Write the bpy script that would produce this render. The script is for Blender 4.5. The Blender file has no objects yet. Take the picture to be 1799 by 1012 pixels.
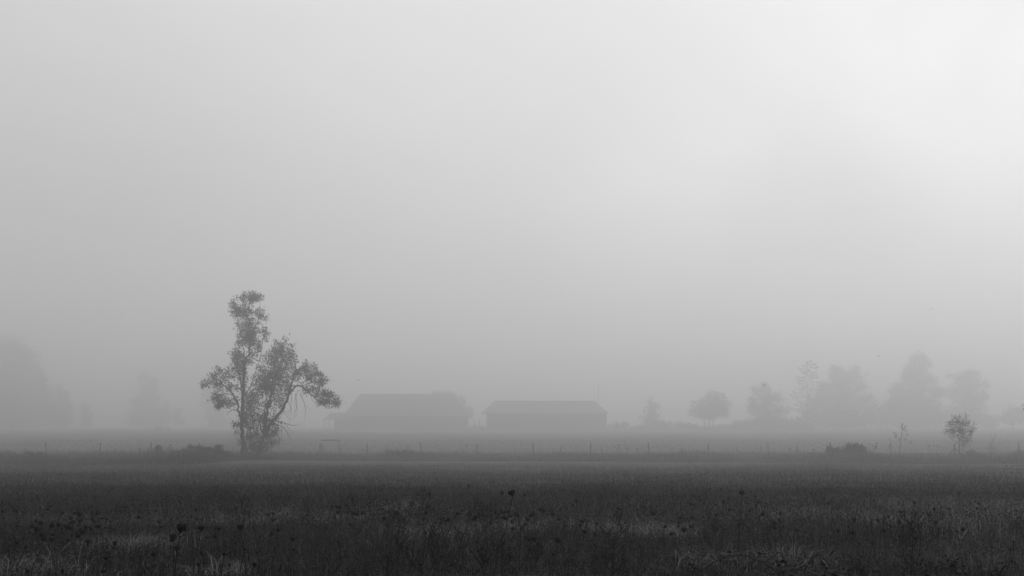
import bpy, math, random
import numpy as np
random.seed(7); rng = np.random.default_rng(7)
SC = bpy.context.scene; COL = SC.collection

# ------------------------------------------------------------------ camera
F = 2499.0                      # focal length in pixels of the 1799-wide photograph (50 mm on 36 mm)
CAMZ = 1.2
HORIZ = 745.0
PITCH = math.atan((HORIZ - 506.0) / F)
cam_d = bpy.data.cameras.new("camera"); cam = bpy.data.objects.new("camera", cam_d); COL.objects.link(cam)
cam_d.lens = 50; cam_d.sensor_width = 36; cam_d.clip_start = 0.1; cam_d.clip_end = 8000
cam.location = (0, 0, CAMZ); cam.rotation_euler = (math.pi / 2 + PITCH, 0, 0)
SC.camera = cam

# ------------------------------------------------------------------ world, sun, exposure
SUN_EL, SUN_AZ = 42.0, 22.0
SUN_DIR = (math.cos(math.radians(SUN_EL)) * math.sin(math.radians(SUN_AZ)),
           math.cos(math.radians(SUN_EL)) * math.cos(math.radians(SUN_AZ)), math.sin(math.radians(SUN_EL)))
W = bpy.data.worlds.new("World"); SC.world = W; W.use_nodes = True
def build_world():
    nt = W.node_tree; N = nt.nodes; L = nt.links; N.clear()
    out = N.new("ShaderNodeOutputWorld"); bg = N.new("ShaderNodeBackground"); L.new(bg.outputs[0], out.inputs[0])
    sky = N.new("ShaderNodeTexSky"); sky.sky_type = 'NISHITA'; sky.sun_disc = False
    sky.sun_elevation = math.radians(SUN_EL); sky.sun_rotation = math.radians(SUN_AZ)
    bw = N.new("ShaderNodeRGBToBW"); L.new(sky.outputs[0], bw.inputs[0])
    def M(op, a, b=None, c=None, clamp=False):
        n = N.new("ShaderNodeMath"); n.operation = op; n.use_clamp = clamp
        for i, v in enumerate((a, b, c)):
            if v is None: continue
            if isinstance(v, (int, float)): n.inputs[i].default_value = v
            else: L.new(v, n.inputs[i])
        return n.outputs[0]
    tc = N.new("ShaderNodeTexCoord"); nrm = N.new("ShaderNodeVectorMath"); nrm.operation = 'NORMALIZE'
    L.new(tc.outputs['Generated'], nrm.inputs[0])
    sep = N.new("ShaderNodeSeparateXYZ"); L.new(nrm.outputs[0], sep.inputs[0])
    x, y, z = sep.outputs
    dot = N.new("ShaderNodeVectorMath"); dot.operation = 'DOT_PRODUCT'; L.new(nrm.outputs[0], dot.inputs[0]); dot.inputs[1].default_value = GLOW_DIR
    g = M('POWER', M('MAXIMUM', dot.outputs['Value'], 0.0), GLOW_POW)
    # broad soft cloud mottling in the overcast
    mp = N.new("ShaderNodeMapping"); mp.inputs['Scale'].default_value = (1.0, 1.0, 2.6); L.new(nrm.outputs[0], mp.inputs[0])
    no = N.new("ShaderNodeTexNoise"); no.inputs['Scale'].default_value = 3.4; no.inputs['Detail'].default_value = 2.5; no.inputs['Roughness'].default_value = .45
    L.new(mp.outputs[0], no.inputs['Vector'])
    wn = N.new("ShaderNodeTexNoise"); wn.inputs['Scale'].default_value = 9.0; wn.inputs['Detail'].default_value = 2.0; L.new(nrm.outputs[0], wn.inputs['Vector'])
    ws = N.new("ShaderNodeVectorMath"); ws.operation = 'MULTIPLY_ADD'; L.new(wn.outputs['Color'], ws.inputs[0]); ws.inputs[1].default_value = (.10, .10, .10); ws.inputs[2].default_value = (-.05, -.05, -.05)
    wa = N.new("ShaderNodeVectorMath"); wa.operation = 'ADD'; L.new(nrm.outputs[0], wa.inputs[0]); L.new(ws.outputs[0], wa.inputs[1])
    warp = N.new("ShaderNodeVectorMath"); warp.operation = 'NORMALIZE'; L.new(wa.outputs[0], warp.inputs[0])
    mott = M('MULTIPLY_ADD', no.outputs['Fac'], CLOUD_AMP, 1.0 - CLOUD_AMP / 2)
    zz = M('MAXIMUM', z, 0.0)
    base = M('MULTIPLY_ADD', zz, SKY_ZEN, SKY_BASE)
    for az, el, pw, amp in CLOUDS:         # thicker and thinner banks in the cloud
        d2 = N.new("ShaderNodeVectorMath"); d2.operation = 'DOT_PRODUCT'; L.new(warp.outputs[0], d2.inputs[0])
        a_, e_ = math.radians(az), math.radians(el); d2.inputs[1].default_value = (math.sin(a_) * math.cos(e_), math.cos(a_) * math.cos(e_), math.sin(e_))
        base = M('MULTIPLY_ADD', M('POWER', M('MAXIMUM', d2.outputs['Value'], 0.0), pw), amp, base)
    side = M('MULTIPLY_ADD', x, SKY_SIDE, 1.0)
    up = M('MULTIPLY', M('MULTIPLY', M('ADD', base, M('MULTIPLY', g, GLOW)), side), mott)
    up = M('MULTIPLY_ADD', bw.outputs[0], SKY_NISH, up)
    # below the horizon: dim ground light
    m = M('MULTIPLY_ADD', z, 25.0, 0.5, clamp=True)
    lum = M('ADD', M('MULTIPLY', up, m), M('MULTIPLY', M('SUBTRACT', 1.0, m), 0.06))
    cb = N.new("ShaderNodeCombineColor")
    for i in range(3): L.new(lum, cb.inputs[i])
    L.new(cb.outputs[0], bg.inputs[0]); bg.inputs[1].default_value = 1.0
SKY_BASE, SKY_ZEN, SKY_SIDE, SKY_NISH, GLOW, GLOW_POW, CLOUD_AMP = 0.44, 0.93, 0.42, 0.01, 0.16, 40.0, 0.20
_g = (math.sin(math.radians(22)) * math.cos(math.radians(10)), math.cos(math.radians(22)) * math.cos(math.radians(10)), math.sin(math.radians(10)))
GLOW_DIR = _g
# azimuth, elevation (degrees), tightness, strength
CLOUDS = [(16.5, 12.0, 320, .09), (13.5, 8.5, 420, -.10), (8.0, 9.5, 900, .09), (4.0, 7.5, 900, .05), (18.5, 5.5, 900, -.06), (20.5, 18.0, 220, -.18), (-16.0, 9.0, 260, -.035), (-4.0, 13.0, 400, .03)]
build_world()
sun_d = bpy.data.lights.new("sun", 'SUN'); sun_d.energy = 0.3; sun_d.angle = math.radians(25); sun_d.color = (1, 1, 1)
sun = bpy.data.objects.new("sun", sun_d); COL.objects.link(sun)
from mathutils import Vector
sun.rotation_euler = Vector(SUN_DIR).to_track_quat('Z', 'Y').to_euler(); sun.location = (60, 120, 90)
vs = SC.view_settings; vs.view_transform = 'Standard'; vs.look = 'None'; vs.exposure = 0.0; vs.gamma = 1.0
cy = SC.cycles
cy.use_denoising = True; cy.volume_bounces = 4; cy.max_bounces = 6; cy.diffuse_bounces = 2; cy.glossy_bounces = 1
cy.transparent_max_bounces = 6; cy.use_adaptive_sampling = False
HAZE_DENS, HAZE_G, HAZE_COL = 0.0033, 0.88, 0.965

# ------------------------------------------------------------------ helpers
def tag(o, label=None, cat=None, group=None, kind=None):
    if label: o["label"] = label
    if cat: o["category"] = cat
    if group: o["group"] = group
    if kind: o["kind"] = kind
    return o
def grey(name, v, rough=.9, var=0.0, scale=1.0, attr=False, bump=0.0, stretch=(1, 1, 1), spec=.2):
    """grey procedural material: noise-varied base colour, optional per-vertex 'tone' multiplier"""
    m = bpy.data.materials.new(name); m.use_nodes = True; nt = m.node_tree; N = nt.nodes; L = nt.links
    b = N['Principled BSDF']; b.inputs['Roughness'].default_value = rough
    b.inputs['Specular IOR Level'].default_value = spec
    b.inputs['Base Color'].default_value = (v, v, v, 1)
    src = None
    if var or bump:
        tc = N.new("ShaderNodeTexCoord"); mp = N.new("ShaderNodeMapping"); mp.inputs['Scale'].default_value = stretch
        L.new(tc.outputs['Object'], mp.inputs[0])
        no = N.new("ShaderNodeTexNoise"); no.inputs['Scale'].default_value = scale; no.inputs['Detail'].default_value = 5
        L.new(mp.outputs[0], no.inputs['Vector'])
        mr = N.new("ShaderNodeMapRange"); mr.inputs['From Min'].default_value = .3; mr.inputs['From Max'].default_value = .7
        mr.inputs['To Min'].default_value = v * (1 - var); mr.inputs['To Max'].default_value = v * (1 + var)
        L.new(no.outputs['Fac'], mr.inputs['Value']); src = mr.outputs[0]
        if bump:
            bp = N.new("ShaderNodeBump"); bp.inputs['Strength'].default_value = bump; L.new(no.outputs['Fac'], bp.inputs['Height']); L.new(bp.outputs[0], b.inputs['Normal'])
    if attr:
        at = N.new("ShaderNodeAttribute"); at.attribute_name = "tone"
        mu = N.new("ShaderNodeMath"); mu.operation = 'MULTIPLY'
        L.new(at.outputs['Fac'], mu.inputs[0])
        if src: L.new(src, mu.inputs[1])
        else: mu.inputs[1].default_value = v
        src = mu.outputs[0]
    if src:
        cb = N.new("ShaderNodeCombineColor")
        for i in range(3): L.new(src, cb.inputs[i])
        L.new(cb.outputs[0], b.inputs['Base Color'])
    return m
def np_mesh(name, V, polys, sizes, mat, parent=None, tone=None, smooth=False):
    """V (n,3) float; polys flat vertex indices; sizes per-face corner counts (int or array)"""
    me = bpy.data.meshes.new(name)
    V = np.ascontiguousarray(V, dtype=np.float32); polys = np.ascontiguousarray(polys, dtype=np.int32).ravel()
    if isinstance(sizes, int): sizes = np.full(len(polys) // sizes, sizes, dtype=np.int32)
    starts = np.concatenate([[0], np.cumsum(sizes)[:-1]]).astype(np.int32)
    me.vertices.add(len(V)); me.vertices.foreach_set("co", V.ravel())
    me.loops.add(len(polys)); me.loops.foreach_set("vertex_index", polys)
    me.polygons.add(len(sizes)); me.polygons.foreach_set("loop_start", starts)
    if smooth: me.polygons.foreach_set("use_smooth", np.ones(len(sizes), dtype=bool))
    me.update(calc_edges=True)
    if tone is not None:
        a = me.attributes.new("tone", 'FLOAT', 'POINT'); a.data.foreach_set("value", np.ascontiguousarray(tone, dtype=np.float32))
    me.materials.append(mat)
    o = bpy.data.objects.new(name, me); COL.objects.link(o)
    if parent: o.parent = parent
    return o
class MB:
    def __init__(s): s.v = []; s.f = []
    def tube(s, pts, rad, sides=5, cap=True):
        pts = [Vector(p) for p in pts]; n = len(pts); b0 = len(s.v); ref = None
        for i, p in enumerate(pts):
            d = (pts[min(i + 1, n - 1)] - pts[max(i - 1, 0)]).normalized()
            if ref is None: ref = Vector((1, 0, 0)) if abs(d.x) < .9 else Vector((0, 1, 0))
            a = d.cross(ref).normalized(); b = d.cross(a).normalized(); ref = -a.cross(d).normalized() if False else ref
            r = rad[i] if isinstance(rad, (list, tuple)) else rad
            for k in range(sides):
                t = 2 * math.pi * k / sides; q = p + a * (math.cos(t) * r) + b * (math.sin(t) * r); s.v.append((q.x, q.y, q.z))
        for i in range(n - 1):
            for k in range(sides):
                a0 = b0 + i * sides + k; a1 = b0 + i * sides + (k + 1) % sides
                s.f.append((a0, a1, a1 + sides, a0 + sides))
        if cap:
            s.f.append(tuple(b0 + k for k in range(sides))[::-1]); s.f.append(tuple(b0 + (n - 1) * sides + k for k in range(sides)))
    def box(s, x0, x1, y0, y1, z0, z1):
        b = len(s.v); s.v += [(x, y, z) for z in (z0, z1) for y in (y0, y1) for x in (x0, x1)]
        for f in ((0, 2, 3, 1), (4, 5, 7, 6), (0, 1, 5, 4), (2, 6, 7, 3), (0, 4, 6, 2), (1, 3, 7, 5)): s.f.append(tuple(b + i for i in f))
    def poly(s, pts, faces):
        b = len(s.v); s.v += [tuple(p) for p in pts]; s.f += [tuple(b + i for i in f) for f in faces]
    def build(s, name, mat, parent=None, smooth=False):
        me = bpy.data.meshes.new(name); me.from_pydata(s.v, [], s.f)
        if smooth: me.polygons.foreach_set("use_smooth", [True] * len(me.polygons))
        me.update(); me.materials.append(mat); o = bpy.data.objects.new(name, me); COL.objects.link(o)
        if parent: o.parent = parent
        return o
def empty(name, loc):
    e = bpy.data.objects.new(name, None); e.location = loc; COL.objects.link(e); e.empty_display_size = .3; return e
CP, SP = math.cos(PITCH), math.sin(PITCH)
def at(px, py, Y):
    """world point seen at photo pixel (px, py) at depth Y"""
    dx = (px - 899.5) / F; dv = (506.0 - py) / F
    dy = CP - dv * SP; dz = SP + dv * CP; t = Y / dy
    return Vector((dx * t, Y, CAMZ + dz * t))
# terrain profile
_ky = [-3000, 0, 12, 22, 32, 50, 85, 125, 152, 175, 200, 300, 420, 600, 640, 5000]
_kz = [0, 0, 0, -.10, -.40, -.90, -1.69, -2.30, -2.55, -2.55, -2.40, -1.48, -1.30, -1.22, -1.2, -1.2]
_ty = np.linspace(-3000, 5000, 16001); _tz = np.interp(_ty, _ky, _kz)
_tz = np.convolve(np.pad(_tz, 12, mode='edge'), np.ones(25) / 25, mode='valid')
def tz(x, y):
    x = np.asarray(x, float); y = np.asarray(y, float)
    z = np.interp(y, _ty, _tz)
    fade = np.clip(1 - np.abs(y - 60) / 200, 0, 1)
    z = z + fade * (.045 * np.sin(x * .9 + y * .37) * np.sin(y * .61 - x * .23 + 1) + .06 * np.sin(x * .21 + 2 + .1 * y) * np.sin(y * .17))
    return z
def tzf(x, y): return float(tz(x, y))
def vnoise(x, y, s, seed=0):
    """smooth value noise in 0..1"""
    r = np.random.default_rng(seed); T = r.random((256, 256))
    u = x / s + 1000; v = y / s + 1000
    i = np.floor(u).astype(int); j = np.floor(v).astype(int); fu = u - i; fv = v - j
    fu = fu * fu * (3 - 2 * fu); fv = fv * fv * (3 - 2 * fv)
    g = lambda a, b: T[a % 256, b % 256]
    return (g(i, j) * (1 - fu) + g(i + 1, j) * fu) * (1 - fv) + (g(i, j + 1) * (1 - fu) + g(i + 1, j + 1) * fu) * fv

# ------------------------------------------------------------------ materials
M_bark = grey("bark", .035, var=.3, scale=6, bump=.3)
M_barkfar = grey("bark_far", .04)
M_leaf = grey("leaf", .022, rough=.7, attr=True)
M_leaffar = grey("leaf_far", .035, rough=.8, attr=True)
M_grass = grey("grass_blade", .016, rough=.8, attr=True)
M_weed = grey("weed_blade", .05, rough=.8, attr=True)
M_head = grey("seed_head", .008, rough=1, spec=.05)
M_stem = grey("stem", .012, rough=1, spec=.05)
M_weedstem = grey("weed_stem", .025, rough=1, spec=.05)
M_drystem = grey("dry_stem", .09, rough=.9)
M_post = grey("post_steel", .04, var=.3, scale=8)
M_wood = grey("weathered_wood", .06, var=.3, scale=5)
M_wire = grey("wire", .08, rough=.5)
M_wall = grey("barn_wall", .05, var=.12, scale=1.5, stretch=(8, 8, .3))
M_roof = grey("barn_roof", .065, var=.12, scale=1.0, stretch=(.3, 3, 3), rough=.6)
M_rail = grey("white_rail", .5)
M_bird = grey("bird_feathers", .01)

# ------------------------------------------------------------------ ground
def make_ground():
    ys = np.concatenate([np.arange(-600, 0, 50), np.arange(0, 60, .6), np.arange(60, 200, 2), np.arange(200, 560, 15), np.arange(560, 2700, 130)])
    xs = np.concatenate([np.arange(-1600, -100, 100), np.arange(-100, -20, 4), np.arange(-20, 20, .6), np.arange(20, 100, 4), np.arange(100, 1601, 100)])
    X, Y = np.meshgrid(xs, ys); Z = tz(X, Y); nx = len(xs); ny = len(ys)
    V = np.stack([X, Y, Z], -1).reshape(-1, 3)
    i = np.arange(nx - 1); j = np.arange(ny - 1); I, J = np.meshgrid(i, j); a = (J * nx + I).ravel()
    P = np.stack([a, a + 1, a + nx + 1, a + nx], 1)
    m = bpy.data.materials.new("ground"); m.use_nodes = True; nt = m.node_tree; N = nt.nodes; L = nt.links
    b = N['Principled BSDF']; b.inputs['Roughness'].default_value = 1; b.inputs['Specular IOR Level'].default_value = .05
    tc = N.new("ShaderNodeTexCoord"); sep = N.new("ShaderNodeSeparateXYZ"); L.new(tc.outputs['Object'], sep.inputs[0])
    # rough dark field near, paler mown meadow beyond the fence, thin pale track between; near field colour lightens with distance
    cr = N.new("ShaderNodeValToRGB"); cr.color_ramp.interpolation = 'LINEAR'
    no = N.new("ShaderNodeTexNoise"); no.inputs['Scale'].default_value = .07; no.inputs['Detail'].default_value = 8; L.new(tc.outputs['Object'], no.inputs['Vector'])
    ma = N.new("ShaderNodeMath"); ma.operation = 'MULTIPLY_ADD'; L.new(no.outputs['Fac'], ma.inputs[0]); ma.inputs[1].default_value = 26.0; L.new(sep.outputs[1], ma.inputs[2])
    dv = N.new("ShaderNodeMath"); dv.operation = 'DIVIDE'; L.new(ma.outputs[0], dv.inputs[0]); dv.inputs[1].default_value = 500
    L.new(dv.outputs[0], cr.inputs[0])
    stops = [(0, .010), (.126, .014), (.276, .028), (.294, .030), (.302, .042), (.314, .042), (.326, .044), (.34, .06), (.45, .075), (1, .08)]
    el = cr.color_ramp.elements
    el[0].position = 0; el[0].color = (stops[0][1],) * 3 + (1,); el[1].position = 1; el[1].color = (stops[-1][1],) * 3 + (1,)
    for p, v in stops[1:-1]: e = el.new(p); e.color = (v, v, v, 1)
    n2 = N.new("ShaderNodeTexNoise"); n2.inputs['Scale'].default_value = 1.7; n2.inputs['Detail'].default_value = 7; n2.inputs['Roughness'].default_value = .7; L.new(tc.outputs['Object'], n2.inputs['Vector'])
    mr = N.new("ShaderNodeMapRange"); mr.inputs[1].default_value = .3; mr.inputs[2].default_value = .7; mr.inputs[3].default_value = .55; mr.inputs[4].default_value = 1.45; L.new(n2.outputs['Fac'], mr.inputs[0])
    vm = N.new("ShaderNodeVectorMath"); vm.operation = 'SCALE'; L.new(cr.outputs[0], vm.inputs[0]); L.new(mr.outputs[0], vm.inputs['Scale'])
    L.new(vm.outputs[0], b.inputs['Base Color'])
    bp = N.new("ShaderNodeBump"); bp.inputs['Strength'].default_value = .6; bp.inputs['Distance'].default_value = .2; L.new(n2.outputs['Fac'], bp.inputs['Height']); L.new(bp.outputs[0], b.inputs['Normal'])
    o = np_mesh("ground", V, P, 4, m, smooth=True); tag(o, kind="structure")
make_ground()

# ------------------------------------------------------------------ grass
def blades(bx, by, h, w, tone, lean=.35, seg=2, zoff=-.02, az=None):
    """tapered bent blades at (bx, by); returns V, P, tone per vertex (quads+tri)"""
    n = len(bx); bz = tz(bx, by) + zoff
    a = rng.random(n) * 2 * np.pi; la = rng.random(n) * 2 * np.pi; ll = rng.random(n) ** 1.3 * lean * h * 2
    wx = np.cos(a) * w / 2; wy = np.sin(a) * w / 2; lx = np.cos(la) * ll; ly = np.sin(la) * ll
    P0 = np.stack([bx - wx, by - wy, bz], 1); P1 = np.stack([bx + wx, by + wy, bz], 1)
    mx = bx + lx * .35; my = by + ly * .35; mz = bz + h * .6
    P2 = np.stack([mx + wx * .8, my + wy * .8, mz], 1); P3 = np.stack([mx - wx * .8, my - wy * .8, mz], 1)
    hz = h * (1 - np.clip(ll / np.maximum(h, 1e-3), 0, 1) * .3)
    P4 = np.stack([bx + lx, by + ly, bz + hz], 1)
    V = np.stack([P0, P1, P2, P3, P4], 1).reshape(-1, 3)
    b = np.arange(n) * 5
    q = np.stack([b, b + 1, b + 2, b + 3], 1); t = np.stack([b + 3, b + 2, b + 4], 1)
    P = np.concatenate([q, t], 1).ravel(); S = np.tile([4, 3], n).astype(np.int32)
    return V, P, S, np.repeat(tone, 5)
def merge(parts):
    V = []; P = []; S = []; T = []; off = 0
    for v, p, s, t in parts: V.append(v); P.append(p + off); S.append(s); T.append(t); off += len(v)
    return np.concatenate(V), np.concatenate(P), np.concatenate(S), np.concatenate(T)
def wedge(n, y0, y1, margin=3.0, pw=1.0):
    """random points in the viewed wedge"""
    u = rng.random(n); y = np.sqrt(y0 ** 2 + u * (y1 ** 2 - y0 ** 2)); x = (rng.random(n) * 2 - 1) * (y * .37 + margin); return x, y
PALE = [(1650, 882, .9), (1690, 925, 1.0), (1785, 880, 1.0), (1772, 897, .8), (1310, 843, .6), (930, 843, .6), (395, 988, .5), (745, 926, .9), (1095, 918, .8), (1150, 925, .8),
        (900, 915, .6), (1400, 893, .7), (1550, 900, .7), (60, 862, .6), (240, 940, .7), (200, 950, .6), (40, 985, .8), (430, 905, .5), (1480, 850, .5), (1525, 853, .6), (720, 880, .4), (1680, 905, .7), (1240, 970, .6), (1370, 965, .5), (500, 893, .4), (600, 900, .5)]
def ground_hit(px, py):
    """depth at which the pixel row meets the grass surface"""
    for Y in np.arange(6, 150, .25):
        p = at(px, py, Y)
        if p.z <= tzf(p.x, Y) + .15: return p.x, Y
    return p.x, 149.
def leaves(C, size, spread, per, tone_v=.5):
    """rhombic leaves clustered round centres C (n,3)"""
    n = len(C) * per; c = np.repeat(C, per, 0) + rng.normal(0, 1, (n, 3)) * spread
    a = rng.normal(0, 1, (n, 3)); a /= np.linalg.norm(a, axis=1)[:, None]
    b = rng.normal(0, 1, (n, 3)); b -= (a * b).sum(1)[:, None] * a; b /= np.linalg.norm(b, axis=1)[:, None]
    s = size * (.6 + .8 * rng.random(n))[:, None]
    V = np.stack([c - a * s, c + b * s * .45, c + a * s, c - b * s * .45], 1).reshape(-1, 3)
    t = np.repeat(np.repeat(.7 + tone_v * rng.random(len(C)), per) * (.7 + .6 * rng.random(n)), 4)
    return V, np.arange(n * 4), np.full(n, 4, np.int32), t
def make_grass():
    parts = []
    for n, y0, y1, hh, ww in ((90000, 5.5, 17, .16, .0065), (100000, 15, 40, .18, .011), (100000, 38, 130, .18, .026)):
        x, y = wedge(n, y0, y1)
        # gather into tufts
        k = rng.random(n) < .7; cs = .35 if y1 < 60 else .8
        cx = np.floor(x / cs) * cs + cs * (.5 + .35 * np.sin(np.floor(x / cs) * 12.9 + np.floor(y / cs) * 78.2)); cyy = np.floor(y / cs) * cs + cs * (.5 + .35 * np.sin(np.floor(x / cs) * 39.3 + np.floor(y / cs) * 11.1))
        x = np.where(k, cx + rng.normal(0, cs * .22, n), x); y = np.where(k, cyy + rng.normal(0, cs * .22, n), y)
        n1 = vnoise(x, y, 2.2, 1); n2 = vnoise(x, y, .6, 2); n3 = vnoise(x * .5, y, 6, 3)
        hm = .45 + .9 * n1 * n2 + .35 * n3
        h = hh * hm * (.45 + .9 * rng.random(n))
        edge = 1 - np.clip((y - 100 - 22 * vnoise(x, y * .1, 5, 21)) / 8, 0, 1); h = h * edge + .01
        n4 = vnoise(x, y, 1.6, 31); n5 = vnoise(x * .6, y, 3.5, 32)
        dry = np.clip((n4 * .6 + n5 * .6 + n3 * .3 - .86) * 4.5, 0, 1)
        paler = (.62 + 1.9 * np.clip((y - 16) / 90, 0, 1))          # grass tone rises with distance towards the fence
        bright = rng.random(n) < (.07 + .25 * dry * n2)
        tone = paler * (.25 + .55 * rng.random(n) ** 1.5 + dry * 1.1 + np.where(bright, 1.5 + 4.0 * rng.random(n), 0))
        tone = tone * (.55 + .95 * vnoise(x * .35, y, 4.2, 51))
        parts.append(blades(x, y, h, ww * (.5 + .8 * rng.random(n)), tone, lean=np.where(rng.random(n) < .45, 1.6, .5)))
    # crumpled leaves, bracts and broken bits lying in the sward
    for n, y0, y1, hh, sz in ((110000, 5.5, 18, .15, .010), (130000, 16, 42, .17, .017), (70000, 38, 120, .16, .034)):
        x, y = wedge(n, y0, y1); n1 = vnoise(x, y, .9, 41); n5 = vnoise(x * .6, y, 3.5, 32); n4 = vnoise(x, y, 1.6, 31)
        z = tz(x, y) + hh * rng.random(n) * (.3 + 1.3 * n1)
        dry = np.clip((n4 * .6 + n5 * .6 + vnoise(x * .5, y, 6, 3) * .3 - .86) * 4.5, 0, 1)
        V, P, S, T = leaves(np.stack([x, y, z], 1), sz, .0, 1)
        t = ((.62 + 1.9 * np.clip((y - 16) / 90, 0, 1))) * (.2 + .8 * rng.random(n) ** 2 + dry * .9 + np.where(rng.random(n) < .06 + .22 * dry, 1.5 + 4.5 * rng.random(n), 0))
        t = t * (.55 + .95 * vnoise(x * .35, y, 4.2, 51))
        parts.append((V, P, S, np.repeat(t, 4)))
    # taller stalks scattered through
    n = 3500; x, y = wedge(n, 6, 70); parts.append(blades(x, y, .22 + .3 * rng.random(n), .004 + y * .00016, .3 + rng.random(n) * 1.4, lean=.25))
    # pale straw tufts
    for px, py, s in PALE:
        X, Y = ground_hit(px, py); n = int(420 * s); r = .028 * Y * s
        x = X + rng.normal(0, r * .9, n); y = Y + rng.normal(0, r * 1.1, n)
        parts.append(blades(x, y, (.12 + .16 * rng.random(n)) * (.8 + .3 * s), .003 + .00032 * Y, 1.4 + 8 * rng.random(n) ** 1.5, lean=1.5))
    V, P, S, T = merge(parts)
    o = np_mesh("grass", V, P, S, M_grass, tone=T); tag(o, "dark rough grass with paler straw tufts filling the near field", "grass", kind="stuff")
make_grass()
def make_fence_weeds():
    parts = []
    n = 105000; u = rng.random(n) * 2200 - 200; y0 = np.interp(u, [-200, 100, 330, 440, 560, 1000, 1400, 1500, 1800, 2000], [112, 114, 118, 146, 143, 136, 131, 128, 124, 122])
    y = y0 + rng.random(n) ** 1.2 * (178 - y0); x = (u - 899.5) / F * y
    pxl = u                                    # where along the fence line: height of the rank growth varies
    env = np.interp(pxl, [-300, 0, 150, 260, 340, 395, 425, 520, 600, 700, 850, 1000, 1200, 1380, 1430, 1550, 1700, 1800, 2100],
                    [.66, .66, .7, .85, 1.1, .85, .34, .34, .36, .36, .34, .40, .44, .52, .58, .56, .48, .62, .6])
    nn = vnoise(x, y, 2.4, 9) * .6 + vnoise(x, y, .7, 10) * .4
    h = env * (.35 + 1.0 * nn) * (.45 + .75 * rng.random(n))
    tall = rng.random(n) < .02; h = np.where(tall, h * 1.35 + .15, h)
    dry = np.clip((vnoise(x, y * .7, 5, 12) - .6) * 3, 0, 1)
    tone = (.4 + .5 * rng.random(n) + dry * rng.random(n) * 1.5) * np.interp(u, [-200, 380, 480, 1350, 1500, 2000], [.2, .22, .8, .8, .4, .4])
    h = h * np.clip(.35 + (y - y0) / 14, 0, 1) * (.45 + 1.1 * vnoise(x, y * .3, 5.5, 61)) * (.7 + .6 * vnoise(x, y * .3, 1.3, 62))
    parts.append(blades(x, y, h, .025 + .035 * rng.random(n), tone, lean=.3))
    n = 40000; x = rng.random(n) * 190 - 95; y = 178 + rng.random(n) * 90; parts.append(blades(x, y, .12 + .25 * rng.random(n) * vnoise(x, y, 9, 4), .05 + .04 * rng.random(n), 1.1 + .6 * rng.random(n), lean=.4))
    V, P, S, T = merge(parts)
    tag(np_mesh("tall_weeds", V, P, S, M_weed, tone=T), "rank tall grass and weeds growing along the wire fence", "weeds", kind="stuff")
make_fence_weeds()

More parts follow.
